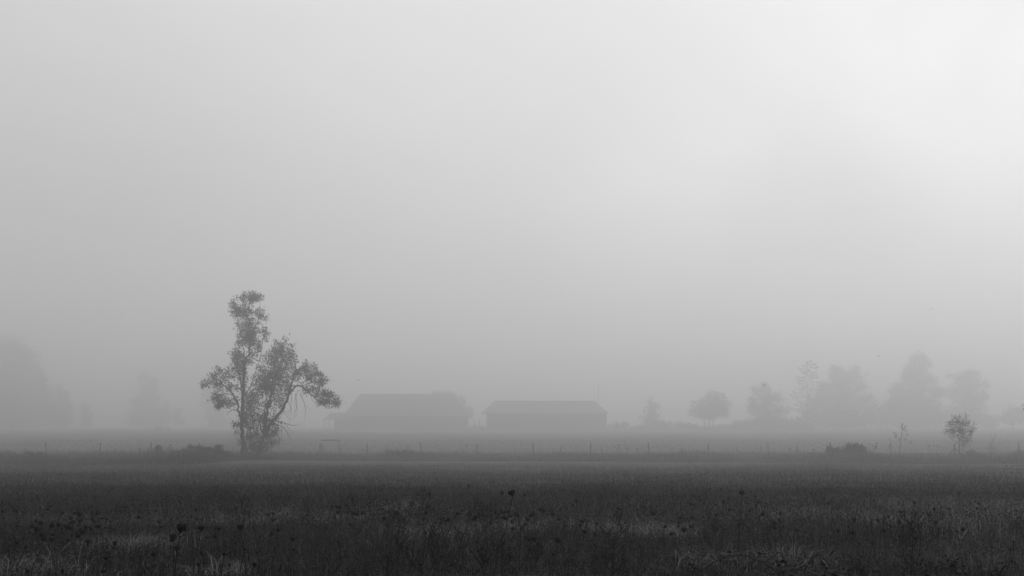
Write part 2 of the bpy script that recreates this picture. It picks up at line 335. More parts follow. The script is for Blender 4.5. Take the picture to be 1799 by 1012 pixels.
# ------------------------------------------------------------------ trees
DENS = 2.3
def smoothpath(pts, n=4):
    """Catmull-Rom through points"""
    P = [pts[0] + (pts[0] - pts[1])] + list(pts) + [pts[-1] + (pts[-1] - pts[-2])]; out = []
    for i in range(1, len(P) - 2):
        for k in range(n):
            t = k / n; a, b, c, d = P[i - 1], P[i], P[i + 1], P[i + 2]
            out.append(.5 * ((2 * b) + (c - a) * t + (2 * a - 5 * b + 4 * c - d) * t * t + (3 * b - a - 3 * c + d) * t ** 3))
    out.append(P[-2]); return out
def wiggle(p, q, k, amp, sag=0):
    out = []; L = (q - p).length
    for i in range(k + 1):
        t = i / k; w = math.sin(math.pi * t)
        out.append(p.lerp(q, t) + Vector([random.gauss(0, amp * L) * w for _ in range(3)]) + Vector((0, 0, sag * L * w)))
    return out
def tree(name, label, cat, Y, base, limbs, blobs, leaf, spread, per, dens, group=None, conv=lambda a: a, barkm=None, leafm=None, twig_r=.012, depthk=1.0, shell=.5, loose=False):
    """base px; limbs: lists of (px, py, dY) + (r0, r1); blobs: (px, py, rx, ry, density)"""
    m = Y / F
    bp = at(*conv(base), Y); bp.z = tzf(bp.x, Y) - .1
    root = empty(name, bp); tag(root, label, cat, group)
    O = Vector(bp); paths = []
    bb = MB()
    for i, (pts, r0, r1) in enumerate(limbs):
        P = []
        for k, q in enumerate(pts):
            w = at(*conv(q[:2]), Y); w.y += q[2] if len(q) > 2 else 0; P.append(w)
        if i == 0 or (len(pts[0]) > 3):
            P[0].z = tzf(P[0].x, P[0].y) - .15
        P = smoothpath(P, 4); n = len(P)
        P = [p + Vector((random.gauss(0, .06), random.gauss(0, .06), 0)) * (1 if 0 < j < n - 1 else 0) * min(1, r0 * 8) for j, p in enumerate(P)]
        R = [r0 + (r1 - r0) * j / (n - 1) for j in range(n)]
        stem_ = i == 0 or len(pts[0]) > 3
        if stem_ and not loose and r0 > .045 * depthk:
            tb = MB(); tb.tube([p - O for p in P], R, 7); tb.build("trunk", barkm or M_bark, root, smooth=True)
        else: bb.tube([p - O for p in P], R, 7 if r0 > .08 else 4)
        paths.append((P, R))
    allp = [(p, r) for P, R in paths for p, r in zip(P, R)]
    AP = np.array([tuple(p) for p, r in allp])
    Cs = []
    for bl in blobs:
        px, py, rx, ry = bl[:4]; d = (bl[4] if len(bl) > 4 else 1.0) ** .75
        sx, sy = conv((px + rx, py + ry)); cx, cyy = conv((px, py))
        c = at(cx, cyy, Y); rxm = abs(sx - cx) * m; rzm = abs(sy - cyy) * m; rym = rxm * depthk
        c.y += (bl[5] if len(bl) > 5 else random.uniform(-.6, .6) * rym)
        n = max(3, int(dens * d * (rxm * rzm * rym) ** (2 / 3) * DENS))
        v = rng.normal(0, 1, (n, 3)); v /= np.linalg.norm(v, axis=1)[:, None]; r = rng.random(n) ** shell
        p = v * r[:, None] * np.array([rxm, rym, rzm]) + np.array(tuple(c))
        Cs.append(p)
        for q in p[:max(2, n // 3)]:
            dd = ((AP - q) ** 2).sum(1); dd = dd + np.maximum(0, AP[:, 2] - q[2] + .2) ** 2 * 2
            s = int(np.argmin(dd)); 
            pp = wiggle(Vector(AP[s]), Vector(q), 3, .07)
            r0 = min(allp[s][1] * .6, twig_r * 2.2)
            bb.tube([w - O for w in pp], [r0, r0 * .8, r0 * .6, twig_r * .4], 3, cap=False)
    if bb.v: bb.build("branch_sprays" if loose else "branches", barkm or M_bark, root, smooth=True)
    C = np.concatenate(Cs) - np.array(tuple(O))
    V, P, S, T = leaves(C, leaf, spread, per)
    np_mesh("foliage", V, P, S, leafm or M_leaf, parent=root, tone=T)
    return root

Z1 = lambda p: (330 + p[0] / 2.977, 490 + p[1] / 2.977)   # sketch coordinates of the big tree -> photo pixels
def big_tree():
    limbs = [
        ([(285, 945), (287, 860), (286, 780), (284, 700), (290, 600), (293, 520), (300, 430), (318, 390), (322, 300), (318, 200), (320, 110)], .24, .04),
        ([(362, 945, 1, 1), (370, 880, 1), (392, 820, 1), (430, 750, 1), (472, 705, .8), (512, 635, .5), (535, 560, .2), (556, 490, 0), (565, 460, 0)], .28, .05),
        ([(281, 760), (270, 700), (255, 640), (230, 600), (198, 565), (165, 548), (120, 545), (82, 562)], .13, .02),
        ([(286, 640), (280, 560), (262, 480), (248, 400), (250, 330)], .10, .02),
        ([(292, 610), (330, 565), (348, 500), (375, 430), (395, 300)], .06, .015),
        ([(300, 440), (298, 400), (285, 330), (262, 220), (245, 150)], .07, .015),
        ([(320, 330), (345, 280), (372, 190), (378, 100)], .06, .015),
        ([(392, 820, 1), (385, 745, 1.5), (405, 680, 1.5), (425, 610, 1.5), (432, 540, 1), (455, 480, 1), (488, 400, .6), (505, 320, .5)], .16, .02),
        ([(400, 790, 1), (410, 700, .2), (430, 640, -.4), (458, 560, -.8), (470, 470, -1), (462, 370, -1)], .13, .02),
        ([(378, 800, 1), (375, 740, .4), (395, 690, .4), (415, 640, .4), (400, 560, .4), (410, 460, .2)], .09, .02),
        ([(516, 625, .4), (560, 565, 0), (600, 563, -.4), (645, 602, -.8), (685, 635, -1), (710, 660, -1), (745, 678, -1.2), (795, 655, -1.4)], .10, .02),
        ([(535, 560, .2), (600, 560, -.6), (650, 545, -1), (705, 540, -1)], .06, .015),
        ([(556, 490, 0), (590, 465, 0), (625, 450, .4), (665, 460, .6)], .06, .015),
        ([(470, 560, -.6), (500, 500, -1), (530, 430, -1), (540, 360, -1)], .05, .012),
        ([(262, 660), (220, 650), (180, 655), (145, 675)], .05, .012),
        ([(240, 610), (200, 600), (160, 610), (125, 635)], .04, .012),
        ([(230, 600), (210, 540), (180, 500), (165, 460)], .045, .012),
        ([(275, 695), (235, 685), (212, 700), (203, 715)], .04, .012),
        ([(445, 740, 1), (500, 752, 0), (550, 766, -1), (596, 764, -1.4)], .045, .010),
        ([(440, 755, 1), (485, 772, .4), (515, 795, 0), (542, 826, -.4)], .05, .010),
        ([(485, 772, .4), (490, 810, 0), (494, 860, 0)], .02, .008),
        ([(470, 765, .4), (476, 830, .2), (472, 900, .2)], .02, .008),
        ([(500, 752, 0), (520, 775, 0), (524, 800, 0)], .015, .006),
        ([(562, 600, 0), (570, 660, 0), (560, 700, 0), (548, 745, 0)], .025, .008),
        ([(545, 600, 0), (538, 660, 0), (526, 715, 0)], .022, .008),
        ([(590, 600, -.4), (612, 650, -.4), (618, 690, -.4), (612, 730, -.4)], .025, .008),
        ([(612, 665, -.4), (634, 672, -.4), (640, 690, -.4)], .012, .006),
        ([(480, 730, .4), (500, 700, .2), (530, 735, 0)], .02, .008),
        ([(470, 745, .6), (500, 775, .3), (520, 815, .3), (536, 845, .2)], .03, .008), ([(455, 780, .6), (470, 820, .4), (478, 870, .4), (474, 905, .4)], .02, .006), ([(500, 752, .2), (530, 785, .1), (545, 815, .1)], .018, .006),
        ([(520, 640, .3), (540, 680, .2), (535, 730, .2), (528, 760, .2)], .022, .007), ([(575, 585, 0), (560, 640, 0), (572, 690, 0), (560, 735, 0)], .022, .007), ([(538, 680, .2), (520, 700, .2), (512, 730, .2)], .012, .005), ([(470, 700, .8), (500, 690, .8), (520, 700, .8)], .015, .006),
        ([(645, 602, -.8), (660, 640, -.8), (690, 668, -.8)], .02, .008),
        ([(286, 830), (262, 790), (255, 760), (238, 752)], .03, .01),
        ([(340, 940, 0, 1), (335, 880), (325, 800), (330, 700), (325, 620)], .05, .012),
        ([(372, 930, 0, 1), (400, 880), (420, 840), (455, 820)], .05, .012),
        ([(310, 942, .5, 1), (300, 880), (312, 800), (305, 720)], .04, .012),
    ]
    B = [(320, 100, 52, 34), (375, 90, 18, 20), (352, 100, 30, 26), (268, 95, 15, 14), (240, 135, 26, 26), (228, 178, 16, 18, .8), (250, 165, 26, 36), (300, 170, 52, 60), (378, 175, 30, 42, .8), (405, 205, 15, 32, .7), (395, 282, 28, 30, .8), (418, 290, 12, 26, .5),
         (320, 245, 55, 50), (330, 300, 55, 40), (285, 320, 44, 40), (345, 335, 48, 40, .8), (262, 400, 36, 44), (285, 440, 45, 50), (236, 385, 16, 26, .6), (335, 400, 40, 40, .45), (372, 365, 22, 22, .4), (255, 235, 18, 24, .5), (280, 500, 36, 40, .7), (240, 425, 18, 30, .6), (410, 320, 18, 18, .4),
         (162, 478, 18, 24), (135, 510, 28, 26), (100, 548, 26, 18), (82, 560, 10, 10, .6), (170, 545, 40, 30), (215, 500, 40, 36, .7), (250, 470, 24, 28, .5), (150, 612, 30, 30), (185, 640, 52, 34), (160, 672, 26, 18), (120, 630, 14, 16, .7), (230, 565, 36, 40, .5), (250, 625, 26, 40, .4), (215, 665, 28, 20, .5), (290, 560, 30, 50, .5),
         (510, 312, 13, 16, .7), (500, 345, 22, 24), (543, 360, 16, 34, .8), (548, 405, 24, 34), (465, 345, 20, 26), (450, 385, 28, 40), (500, 400, 44, 44), (470, 450, 62, 46), (415, 420, 24, 34, .7), (540, 450, 28, 36, .8), (430, 510, 62, 46), (395, 560, 48, 42), (490, 520, 52, 44), (440, 580, 62, 40), (385, 480, 26, 34, .6), (520, 575, 30, 36, .6),
         (335, 625, 36, 40, .8), (350, 530, 30, 36, .4), (365, 600, 36, 36, .8), (425, 650, 46, 32, .6), (480, 620, 34, 34, .5),
         (622, 450, 26, 20), (600, 480, 34, 30), (655, 465, 24, 22, .8), (645, 505, 46, 34), (700, 500, 22, 22, .8), (710, 540, 22, 22, .8), (680, 545, 36, 30), (580, 520, 30, 30, .6), (560, 500, 24, 34, .5),
         (640, 580, 46, 20), (690, 600, 46, 26), (738, 615, 34, 26), (730, 595, 18, 12, .8), (772, 630, 20, 14), (765, 655, 32, 16), (795, 652, 14, 10), (715, 645, 34, 20), (690, 640, 20, 18, .6),
         (320, 670, 34, 46, .9), (300, 730, 34, 44), (345, 740, 50, 56), (268, 765, 24, 24, .8), (240, 755, 10, 10, .4), (250, 803, 12, 16, .4), (335, 820, 44, 50, .8), (395, 740, 36, 50, .7), (405, 820, 46, 44, .7), (450, 800, 34, 30, .6), (430, 855, 40, 26, .6), (465, 845, 20, 24, .3), (300, 840, 24, 50, .6), (355, 880, 46, 36, .7), (440, 760, 32, 26, .6),
         (478, 668, 26, 34, .45), (455, 715, 24, 30, .45), (505, 620, 24, 30, .4), (470, 770, 26, 30, .35), (350, 660, 40, 40, .6), (300, 620, 26, 40, .5),
         (340, 925, 60, 26, .8), (400, 900, 36, 26, .5), (275, 860, 14, 30, .4)]
    tree("leafy_tree", "tall two-trunked tree with a narrow upright crown and a drooping right limb", "tree", 150.0, (325, 940), limbs, B,
           .105, .17, 13, 24, conv=Z1, twig_r=.014, depthk=.9)
big_tree()

FAR = 1.4
def auto_tree(name, label, Y, px, ybase, blobs, leaf=.24, spread=.42, per=14, dens=4.2, trunks=1, tr=.35, group=None, cat="tree", shell=.42):
    Y *= FAR; leaf *= FAR; spread *= FAR; dens /= FAR ** 2; tr *= FAR
    top = min(blobs, key=lambda b: b[1] - b[3]); limbs = []
    for t in range(trunks):
        ox = (t - (trunks - 1) / 2) * 9; tx = px + ox
        ty = top[1]; limbs.append(([(px + ox * .6, ybase, 0, 1), (tx, ybase - (ybase - ty) * .35), (tx * .6 + top[0] * .4, ybase - (ybase - ty) * .6), (top[0], top[1])], tr, .05))
    for b in blobs:
        yb = min(ybase - 6, b[1] + b[3] + (ybase - b[1]) * .15)
        limbs.append(([(px, yb), ((px + b[0]) / 2, (yb + b[1]) / 2 + 1), (b[0], b[1])], tr * .35, .04))
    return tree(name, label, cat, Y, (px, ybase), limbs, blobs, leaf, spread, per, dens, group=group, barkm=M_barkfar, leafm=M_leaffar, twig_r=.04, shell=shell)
GR = "misty trees along the far edge of the meadow"
auto_tree("broadleaf_tree", "round-crowned tree on short forked trunks, second clump right of the barns", 420, 1246, 754,
          [(1258, 700, 18, 14), (1245, 712, 22, 16), (1268, 712, 16, 18), (1230, 715, 16, 12, .7), (1258, 722, 26, 14), (1225, 726, 14, 10, .7), (1240, 728, 20, 8), (1212, 722, 6, 6, .3), (1218, 706, 6, 5, .2)], trunks=3, tr=.25, group=GR)
auto_tree("small_tree", "small thin pointed tree, nearest tree to the right end of the barns", 440, 1146, 754,
          [(1142, 706, 7, 7, .5), (1147, 718, 12, 10, .7), (1138, 722, 8, 8, .5), (1150, 732, 14, 10, .8), (1134, 734, 10, 8, .5), (1146, 743, 20, 8, .8), (1160, 742, 10, 6, .6), (1126, 733, 5, 4, .3)], group=GR)
auto_tree("broadleaf_tree", "ragged dense tree with a narrow top between the round tree and the bare conifer", 425, 1345, 754,
          [(1341, 680, 9, 10), (1330, 688, 10, 12), (1346, 694, 16, 14), (1362, 696, 12, 8, .8), (1372, 702, 8, 5, .7), (1345, 712, 28, 14), (1325, 714, 12, 14), (1345, 730, 28, 14), (1370, 722, 14, 9, .8), (1322, 704, 8, 8), (1345, 744, 30, 8), (1368, 738, 18, 9)], trunks=2, group=GR)
auto_tree("broadleaf_tree", "broad two-topped tree crown just right of the bare conifer", 475, 1480, 754,
          [(1471, 652, 14, 12), (1462, 660, 10, 12), (1483, 664, 16, 14), (1499, 652, 11, 9, .8), (1505, 664, 14, 14), (1448, 680, 14, 12), (1480, 684, 34, 18), (1515, 680, 12, 12), (1522, 659, 4, 5, .3), (1440, 700, 22, 16), (1480, 710, 44, 22), (1525, 704, 16, 16), (1430, 724, 26, 18), (1480, 736, 54, 16), (1530, 726, 18, 18)], trunks=2, tr=.4, group=GR)
auto_tree("broadleaf_tree", "tallest tree at right, with a pointed crown rising above its neighbours", 475, 1615, 754,
          [(1615, 628, 10, 12), (1604, 634, 10, 9), (1622, 640, 14, 14), (1600, 650, 12, 12), (1615, 662, 28, 18), (1592, 664, 13, 10), (1580, 680, 14, 12, .8), (1635, 668, 14, 14), (1612, 690, 44, 18), (1572, 694, 14, 14, .8), (1650, 690, 16, 14), (1610, 714, 52, 18), (1610, 736, 54, 16), (1568, 716, 14, 16)], trunks=2, tr=.45, group=GR)
auto_tree("broadleaf_tree", "flat-topped spreading tree touching the right side of the tallest tree", 480, 1700, 754,
          [(1702, 658, 16, 9), (1686, 664, 14, 9), (1718, 662, 9, 8, .6), (1700, 676, 26, 14), (1670, 662, 9, 7, .3), (1728, 676, 10, 8, .8), (1700, 696, 34, 18), (1730, 694, 8, 12), (1700, 718, 34, 18), (1700, 738, 36, 12), (1672, 690, 10, 12, .6)], trunks=2, tr=.4, group=GR)
auto_tree("broadleaf_tree", "faint low tree at the right edge beyond the staked sapling", 470, 1780, 754,
          [(1778, 720, 14, 9, .7), (1790, 726, 16, 10, .7), (1765, 728, 12, 8, .6), (1780, 738, 24, 9, .7), (1752, 736, 10, 8, .4), (1800, 730, 12, 14)], group=GR)
auto_tree("broadleaf_tree", "huge faint tree mass at the far left edge", 545, 20, 754,
          [(10, 612, 34, 24), (40, 628, 26, 22), (-20, 640, 50, 40), (30, 656, 48, 28), (70, 668, 14, 18), (20, 690, 66, 34), (74, 704, 22, 28), (20, 730, 80, 26), (-50, 690, 60, 50)], trunks=2, tr=.6, group=GR, leaf=.36, spread=.7, dens=2.6)
auto_tree("broadleaf_tree", "faint narrow tree against the right side of the far left mass", 570, 108, 754,
          [(103, 682, 7, 9), (108, 698, 14, 14), (112, 716, 18, 16), (112, 736, 20, 16), (96, 730, 14, 20)], group=GR, leaf=.36, spread=.6, dens=2.6)
auto_tree("small_tree", "small faint tree alone between the left mass and the pale wide tree", 590, 152, 755,
          [(149, 716, 8, 8), (154, 728, 11, 12), (152, 742, 12, 9)], group=GR, leaf=.3)
auto_tree("broadleaf_tree", "pale wide-based tree left of the two-trunked tree", 610, 262, 754,
          [(255, 664, 12, 8, .8), (268, 672, 12, 12), (258, 684, 18, 14), (262, 704, 26, 16), (240, 710, 14, 12, .7), (265, 726, 34, 16), (235, 735, 14, 14), (262, 742, 38, 9), (290, 716, 8, 14)], trunks=2, group=GR, leaf=.36, spread=.7, dens=2.6)
auto_tree("small_tree", "low faint tree at the right foot of the pale wide tree", 620, 311, 755,
          [(314, 722, 9, 7), (306, 732, 12, 10), (316, 742, 12, 8)], group=GR, leaf=.3)
auto_tree("broadleaf_tree", "faint tree directly behind the left limb of the two-trunked tree", 600, 370, 754,
          [(366, 668, 14, 12), (372, 686, 20, 16), (368, 706, 20, 16), (378, 726, 20, 16), (388, 742, 22, 9)], trunks=1, group=GR, leaf=.36, spread=.6, dens=2.6)
auto_tree("broadleaf_tree", "faint tree top rising behind the right end of the hip-roofed left barn", 500, 790, 754,
          [(786, 696, 16, 8), (765, 694, 10, 6, .8), (806, 706, 14, 12), (818, 722, 14, 10, .7), (800, 726, 22, 18), (826, 730, 8, 6, .5)], group=GR, leaf=.3)

def hedge(label, Y, x0, x1, tops, base, name="hedge", dens=9.0, leaf=.22, cat="hedge", group=None):
    Y *= FAR; leaf *= FAR; dens /= FAR ** 2
    px = np.linspace(x0, x1, max(2, int((x1 - x0) / 9))); B = []
    for p in px:
        t = float(np.interp(p, np.linspace(x0, x1, len(tops)), tops)) + random.uniform(-1.5, 1.5); h = (base - t) / 2
        B.append((float(p), t + h, 9, h * 1.15))
    limbs = [([(float(p), base, 0, 1), (float(p) + random.uniform(-2, 2), base - 4)], .08, .03) for p in px]
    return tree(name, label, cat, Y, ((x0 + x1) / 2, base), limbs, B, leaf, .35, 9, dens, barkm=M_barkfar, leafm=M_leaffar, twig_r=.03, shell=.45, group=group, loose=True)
hedge("low hedge under the misty trees, from the small pointed tree to the bare conifer", 418, 1120, 1420, [748, 745, 741, 744, 750, 746, 739, 735, 733, 736, 738], 758)
hedge("long dense hedge filling the gaps below the tall right-hand trees", 485, 1400, 1745, [732, 728, 722, 712, 700, 700, 712, 726, 730], 757)
hedge("round dark bush beside the right end of the right barn", 421, 1072, 1110, [748, 742, 739, 742, 750], 757, name="bush", cat="bush")
hedge("pair of low faint mounded bushes on the skyline below the pale wide tree", 400, 262, 296, [755, 751, 751, 755], 758, name="bush", cat="bush")
hedge("low dark bushes on the skyline between the two barns", 424, 815, 858, [751, 749, 748, 750], 757, name="bush", cat="bush")

def conifer():
    Y = 432 * FAR; root = empty("conifer", at(1417, 754, Y)); base = root.location; base.z = tzf(base.x, Y) - .1; O = Vector(base)
    tag(root, "thin conifer with drooping half-bare branches left of the two-topped crown", "tree", GR)
    tb = MB(); top = at(1420, 630, Y); tb.tube([Vector((0, 0, 0)), (top - O) * .5, top - O], [.3, .18, .04], 6); tb.build("trunk", M_barkfar, root)
    bb = MB(); C = []
    H = (top - O).z
    for i in range(40):
        t = .14 + .84 * (i / 39) ** .9; z = H * t; a = (0 if i % 2 else math.pi) + random.gauss(0, .75); L = (1 - t) ** .42 * 11.5 * random.uniform(.55, 1.05) * min(1, .6 + t * .7) + .3
        if .5 < t < .62: L *= 1.05
        p0 = (top - O) * t; pts = []
        for k in range(5):
            s = k / 4; pts.append(p0 + Vector((math.cos(a) * L * s, math.sin(a) * L * s, -L * .24 * math.sin(s * 2.2) + L * .14 * s * s)))
        bb.tube(pts, [.15, .13, .11, .09, .05], 4, cap=False)
        den = .35 if .3 < t < .72 else 1.0
        for k in range(int(L * 3.2 * den) + 1):
            s = random.uniform(.15, 1); j = min(3, int(s * 4)); q = pts[j].lerp(pts[j + 1], s * 4 - j); C.append((q.x + random.gauss(0, .12), q.y + random.gauss(0, .15), q.z - random.uniform(0, .35)))
    bb.build("branches", M_barkfar, root)
    V, P, S, T = leaves(np.array(C), FAR * .22, .2, 6); np_mesh("foliage", V, P, S, M_leaffar, parent=root, tone=T)
conifer()

# ------------------------------------------------------------------ barns
def hip_barn(name, label, Y, depth, wx0, wx1, ex0, ex1, rx0, rx1, yridge, yeave, ybase=757):
    Y *= FAR; 
    P = lambda px, py, yy=Y: at(px, py, yy)
    z0 = tzf(0, Y) - .3
    root = empty(name, (P((wx0 + wx1) / 2, 755).x, Y + depth / 2, z0)); tag(root, label, "barn"); O = Vector(root.location)
    ze = P(wx0, yeave).z; zr = at(rx0, yridge, Y + depth / 2).z; xw0 = P(wx0, 755).x; xw1 = P(wx1, 755).x
    w = MB(); w.box(xw0 - O.x, xw1 - O.x, -depth / 2, depth / 2, 0, ze - O.z + .05); w.build("wall", M_wall, root)
    xe0 = P(ex0, 755).x; xe1 = P(ex1, 755).x; xr0 = at(rx0, 700, Y + depth / 2).x; xr1 = at(rx1, 700, Y + depth / 2).x
    r = MB(); ov = 1.0; t = .22
    pts = [(xe0, -depth / 2 - ov, ze), (xe1, -depth / 2 - ov, ze), (xe1, depth / 2 + ov, ze), (xe0, depth / 2 + ov, ze), (xr0, 0, zr), (xr1, 0, zr)]
    pts = [(x - O.x, y, z - O.z) for x, y, z in pts]; low = [(x, y, z - t) for x, y, z in pts[:4]]
    r.poly(pts + low, [(0, 1, 5, 4), (1, 2, 5), (2, 3, 4, 5), (3, 0, 4), (0, 6, 7, 1), (1, 7, 8, 2), (2, 8, 9, 3), (3, 9, 6, 0), (9, 8, 7, 6)])
    ro = r.build("roof", M_roof, root)
    c = MB(); c.tube([(xr0 - O.x, 0, zr - O.z + .05), (xr1 - O.x, 0, zr - O.z + .05)], .14, 6); c.build("ridge_cap", M_roof, ro)
    return root, O, ze
b1, O1, ze1 = hip_barn("barn", "left barn, larger and taller with a steep roof and an open lean-to", 425, 16, 608, 820, 604, 823, 632, 796, 693, 731)
# lean-to on the left barn
def lean_to(root, O, Y):
    x0 = at(570, 755, Y).x - O.x; x1 = at(607, 755, Y).x - O.x; zt = at(580, 725, Y).z - O.z; zl = at(570, 736, Y).z - O.z
    xt = at(579, 725, Y).x - O.x
    r = MB(); r.poly([(x0 - .4, -8, zl), (x1 + .3, -8, zl), (x1 + .3, -3, zt), (xt, -3, zt), (xt, 3, zt), (x1 + .3, 3, zt), (x1 + .3, 8, zl), (x0 - .4, 8, zl),
                      (x0 - .4, -8, zl - .2), (x1 + .3, -8, zl - .2), (x1 + .3, 8, zl - .2), (x0 - .4, 8, zl - .2)],
                     [(0, 1, 2, 3), (3, 2, 5, 4), (4, 5, 6, 7), (0, 3, 4, 7), (8, 11, 10, 9), (0, 8, 9, 1), (7, 6, 10, 11), (0, 7, 11, 8), (1, 9, 10, 6, 5, 2)])
    r.build("lean_to_roof", M_roof, root)
    for x in (x0, (x0 + x1) / 2 + .8):
        for y in (-7.7, 7.7):
            p = MB(); p.box(x - .12, x + .12, y - .12, y + .12, 0, zl - .2); p.build("post", M_wood, root)
    w = MB(); w.box(x0 + 2.6, x1, 3, 3.2, 0, zl + .2); w.build("back_wall", M_wall, root)
lean_to(b1, O1, 425 * FAR)
hip_barn("barn", "right barn, long and low under a shallow hipped roof with wide eaves", 420, 14, 855, 1066, 846, 1069, 868, 1046, 705, 726)
def panels():
    # stock panels / gate between the barns
    Y = 423 * FAR; z0 = tzf(0, Y)
    root = empty("stock_gate", (at(842, 755, Y).x, Y, z0)); tag(root, "slatted livestock gate and posts in the gap between the two barns", "gate"); O = root.location
    for px, w, top in ((823, .25, 737), (834, .25, 738), (842.5, .45, 737), (848, .15, 737), (853, .15, 738)):
        m = MB(); x = at(px, 755, Y).x - O.x; zt = at(px, top, Y).z - z0; m.box(x - w / 2, x + w / 2, -.1, .1, -.1, zt); m.build("post", M_wood, root)
    m = MB(); xa = at(831, 755, Y).x - O.x; xb = at(836.5, 755, Y).x - O.x
    for k in range(6): m.box(xa, xb, -.16, -.11, .4 + k * .42, .55 + k * .42)
    m.build("slats", M_wood, root)
panels()
def antenna():
    Y = 432 * FAR; p = at(1051.5, 755, Y); p.z = tzf(p.x, Y) - .2; top = at(1051.5, 660, Y).z - p.z; a = at(1051.5, 678, Y).z - p.z; b = at(1051.5, 698, Y).z - p.z
    root = empty("antenna_mast", p); tag(root, "thin tall antenna mast rising behind the right barn", "mast")
    m = MB(); m.tube([(0, 0, 0), (.02, 0, a), (0, 0, top)], [.11, .09, .04], 6); m.build("pole", M_post, root)
    m = MB(); m.box(-.22, .22, -.12, .12, a - 1.0, a); m.build("antenna_panel", M_post, root); m = MB(); m.box(-.14, .14, -.1, .1, b, b + 1.6); m.build("antenna_panel", M_post, root)
antenna()
def rail_fence(name, label, Y, x0, x1, ytop, ybot, n, mat):
    Y *= FAR; A = at(x0, 755, Y); B = at(x1, 755, Y); z0 = tzf(A.x, Y); root = empty(name, (A.x, Y, z0)); tag(root, label, "fence"); L = B.x - A.x
    zt = at(x0, ytop, Y).z - z0; zb = max(.4, at(x0, ybot, Y).z - z0)
    for i in range(n + 1): m = MB(); x = L * i / n; m.box(x - .09, x + .09, -.09, .09, -.1, zt + .1); m.build("post", mat, root)
    for k in range(3): m = MB(); z = zb + (zt - zb) * k / 2; m.box(.1, L - .1, -.15, -.1, z - .09, z + .09); m.build("rail", mat, root)
rail_fence("rail_fence", "pale three-rail fence on the skyline left of the two-trunked tree's base", 405, 388, 420, 745, 751, 4, M_rail)
rail_fence("rail_fence", "pale three-rail fence on the skyline between the two-trunked tree and the left barn", 405, 500, 535, 745, 751, 4, M_rail)
rail_fence("rail_fence", "short pale rail fence against the right end of the right barn", 418, 1067, 1078, 741, 752, 2, M_rail)

# ------------------------------------------------------------------ wire fence
def wire_fence():
    YF = 152.0; xs = [-130, -30, 82, 176, 266, 350, 448, 545, 645, 740, 838, 938, 1037, 1140, 1245, 1350, 1458, 1565, 1677, 1790, 1900]
    root = empty("wire_fence", at(900, 806, YF)); root.location.z = tzf(0, YF); O = Vector(root.location)
    tag(root, "wire fence on thin steel posts crossing the whole field behind the two-trunked tree", "fence")
    tops = []
    for i, px in enumerate(xs):
        if px == 545: continue
        yy = YF + (1.5 if i % 2 else 0) * .3; b = at(px, 806, yy); b.z = tzf(b.x, yy); tp = at(px + (random.uniform(-1.2, 1.2) if px not in (82,) else -2), 778 + random.uniform(-1, 1.5), yy)
        m = MB()
        if px == 1677:
            tp = at(px, 779, yy); m.tube([b - O - Vector((0, 0, .3)), tp - O], .09, 8); m.build("corner_post", M_wood, root)
            for s in (-1, 1):
                q = at(px + s * 20, 803, yy + s * .5); m2 = MB(); q.z = tzf(q.x, q.y) - .1; pj = at(px, 789, yy)
                m2.tube([pj - O + Vector((s * .09, 0, 0)), q - O], .075, 6); m2.build("brace", M_wood, root)
        else:
            r = .05
            m.tube([b - O - Vector((0, 0, .3)), tp - O], r, 4); m.build("fence_post", M_post, root)
        tops.append((b, tp))
    for k in range(4):
        m = MB(); t = .25 + .22 * k; pts = []
        for (b, tp), (b2, tp2) in zip(tops[:-1], tops[1:]):
            p = b.lerp(tp, t) - O; q = b2.lerp(tp2, t) - O
            pts += [p, p.lerp(q, .5) - Vector((0, 0, .03))]
        pts.append(q); m.tube(pts, .006, 3); m.build("wire", M_wire, root)
wire_fence()
def brace_frame():
    Y = 172.0; root = empty("brace_frame", at(563, 806, Y)); root.location.z = tzf(root.location.x, Y); O = Vector(root.location)
    tag(root, "old wooden post frame with a high crossbar right of the two-trunked tree", "post frame")
    def stick(a, b, r, nm, dy=0, dy2=0):
        p = at(a[0], a[1], Y + dy); q = at(b[0], b[1], Y + dy2); m = MB()
        if a[1] > 800: p.z = tzf(p.x, p.y) - .1
        m.tube([p - O, q - O], r, 6); m.build(nm, M_wood, root)
    stick((559, 808), (562.5, 779), .045, "leg"); stick((565.5, 808), (562.5, 779.3), .05, "leg", .3, .12); stick((568.3, 808), (568, 782), .06, "leg", .5, .5)
    stick((563.8, 785), (568.5, 788), .03, "brace", .3, .5)
    stick((565.2, 808), (565.2, 772), .03, "upright", .8, .8); stick((595.3, 808), (595.5, 771), .035, "upright", .8, .8)
    stick((565, 773.6), (596, 773.4), .055, "crossbar", .7, .7)
brace_frame()

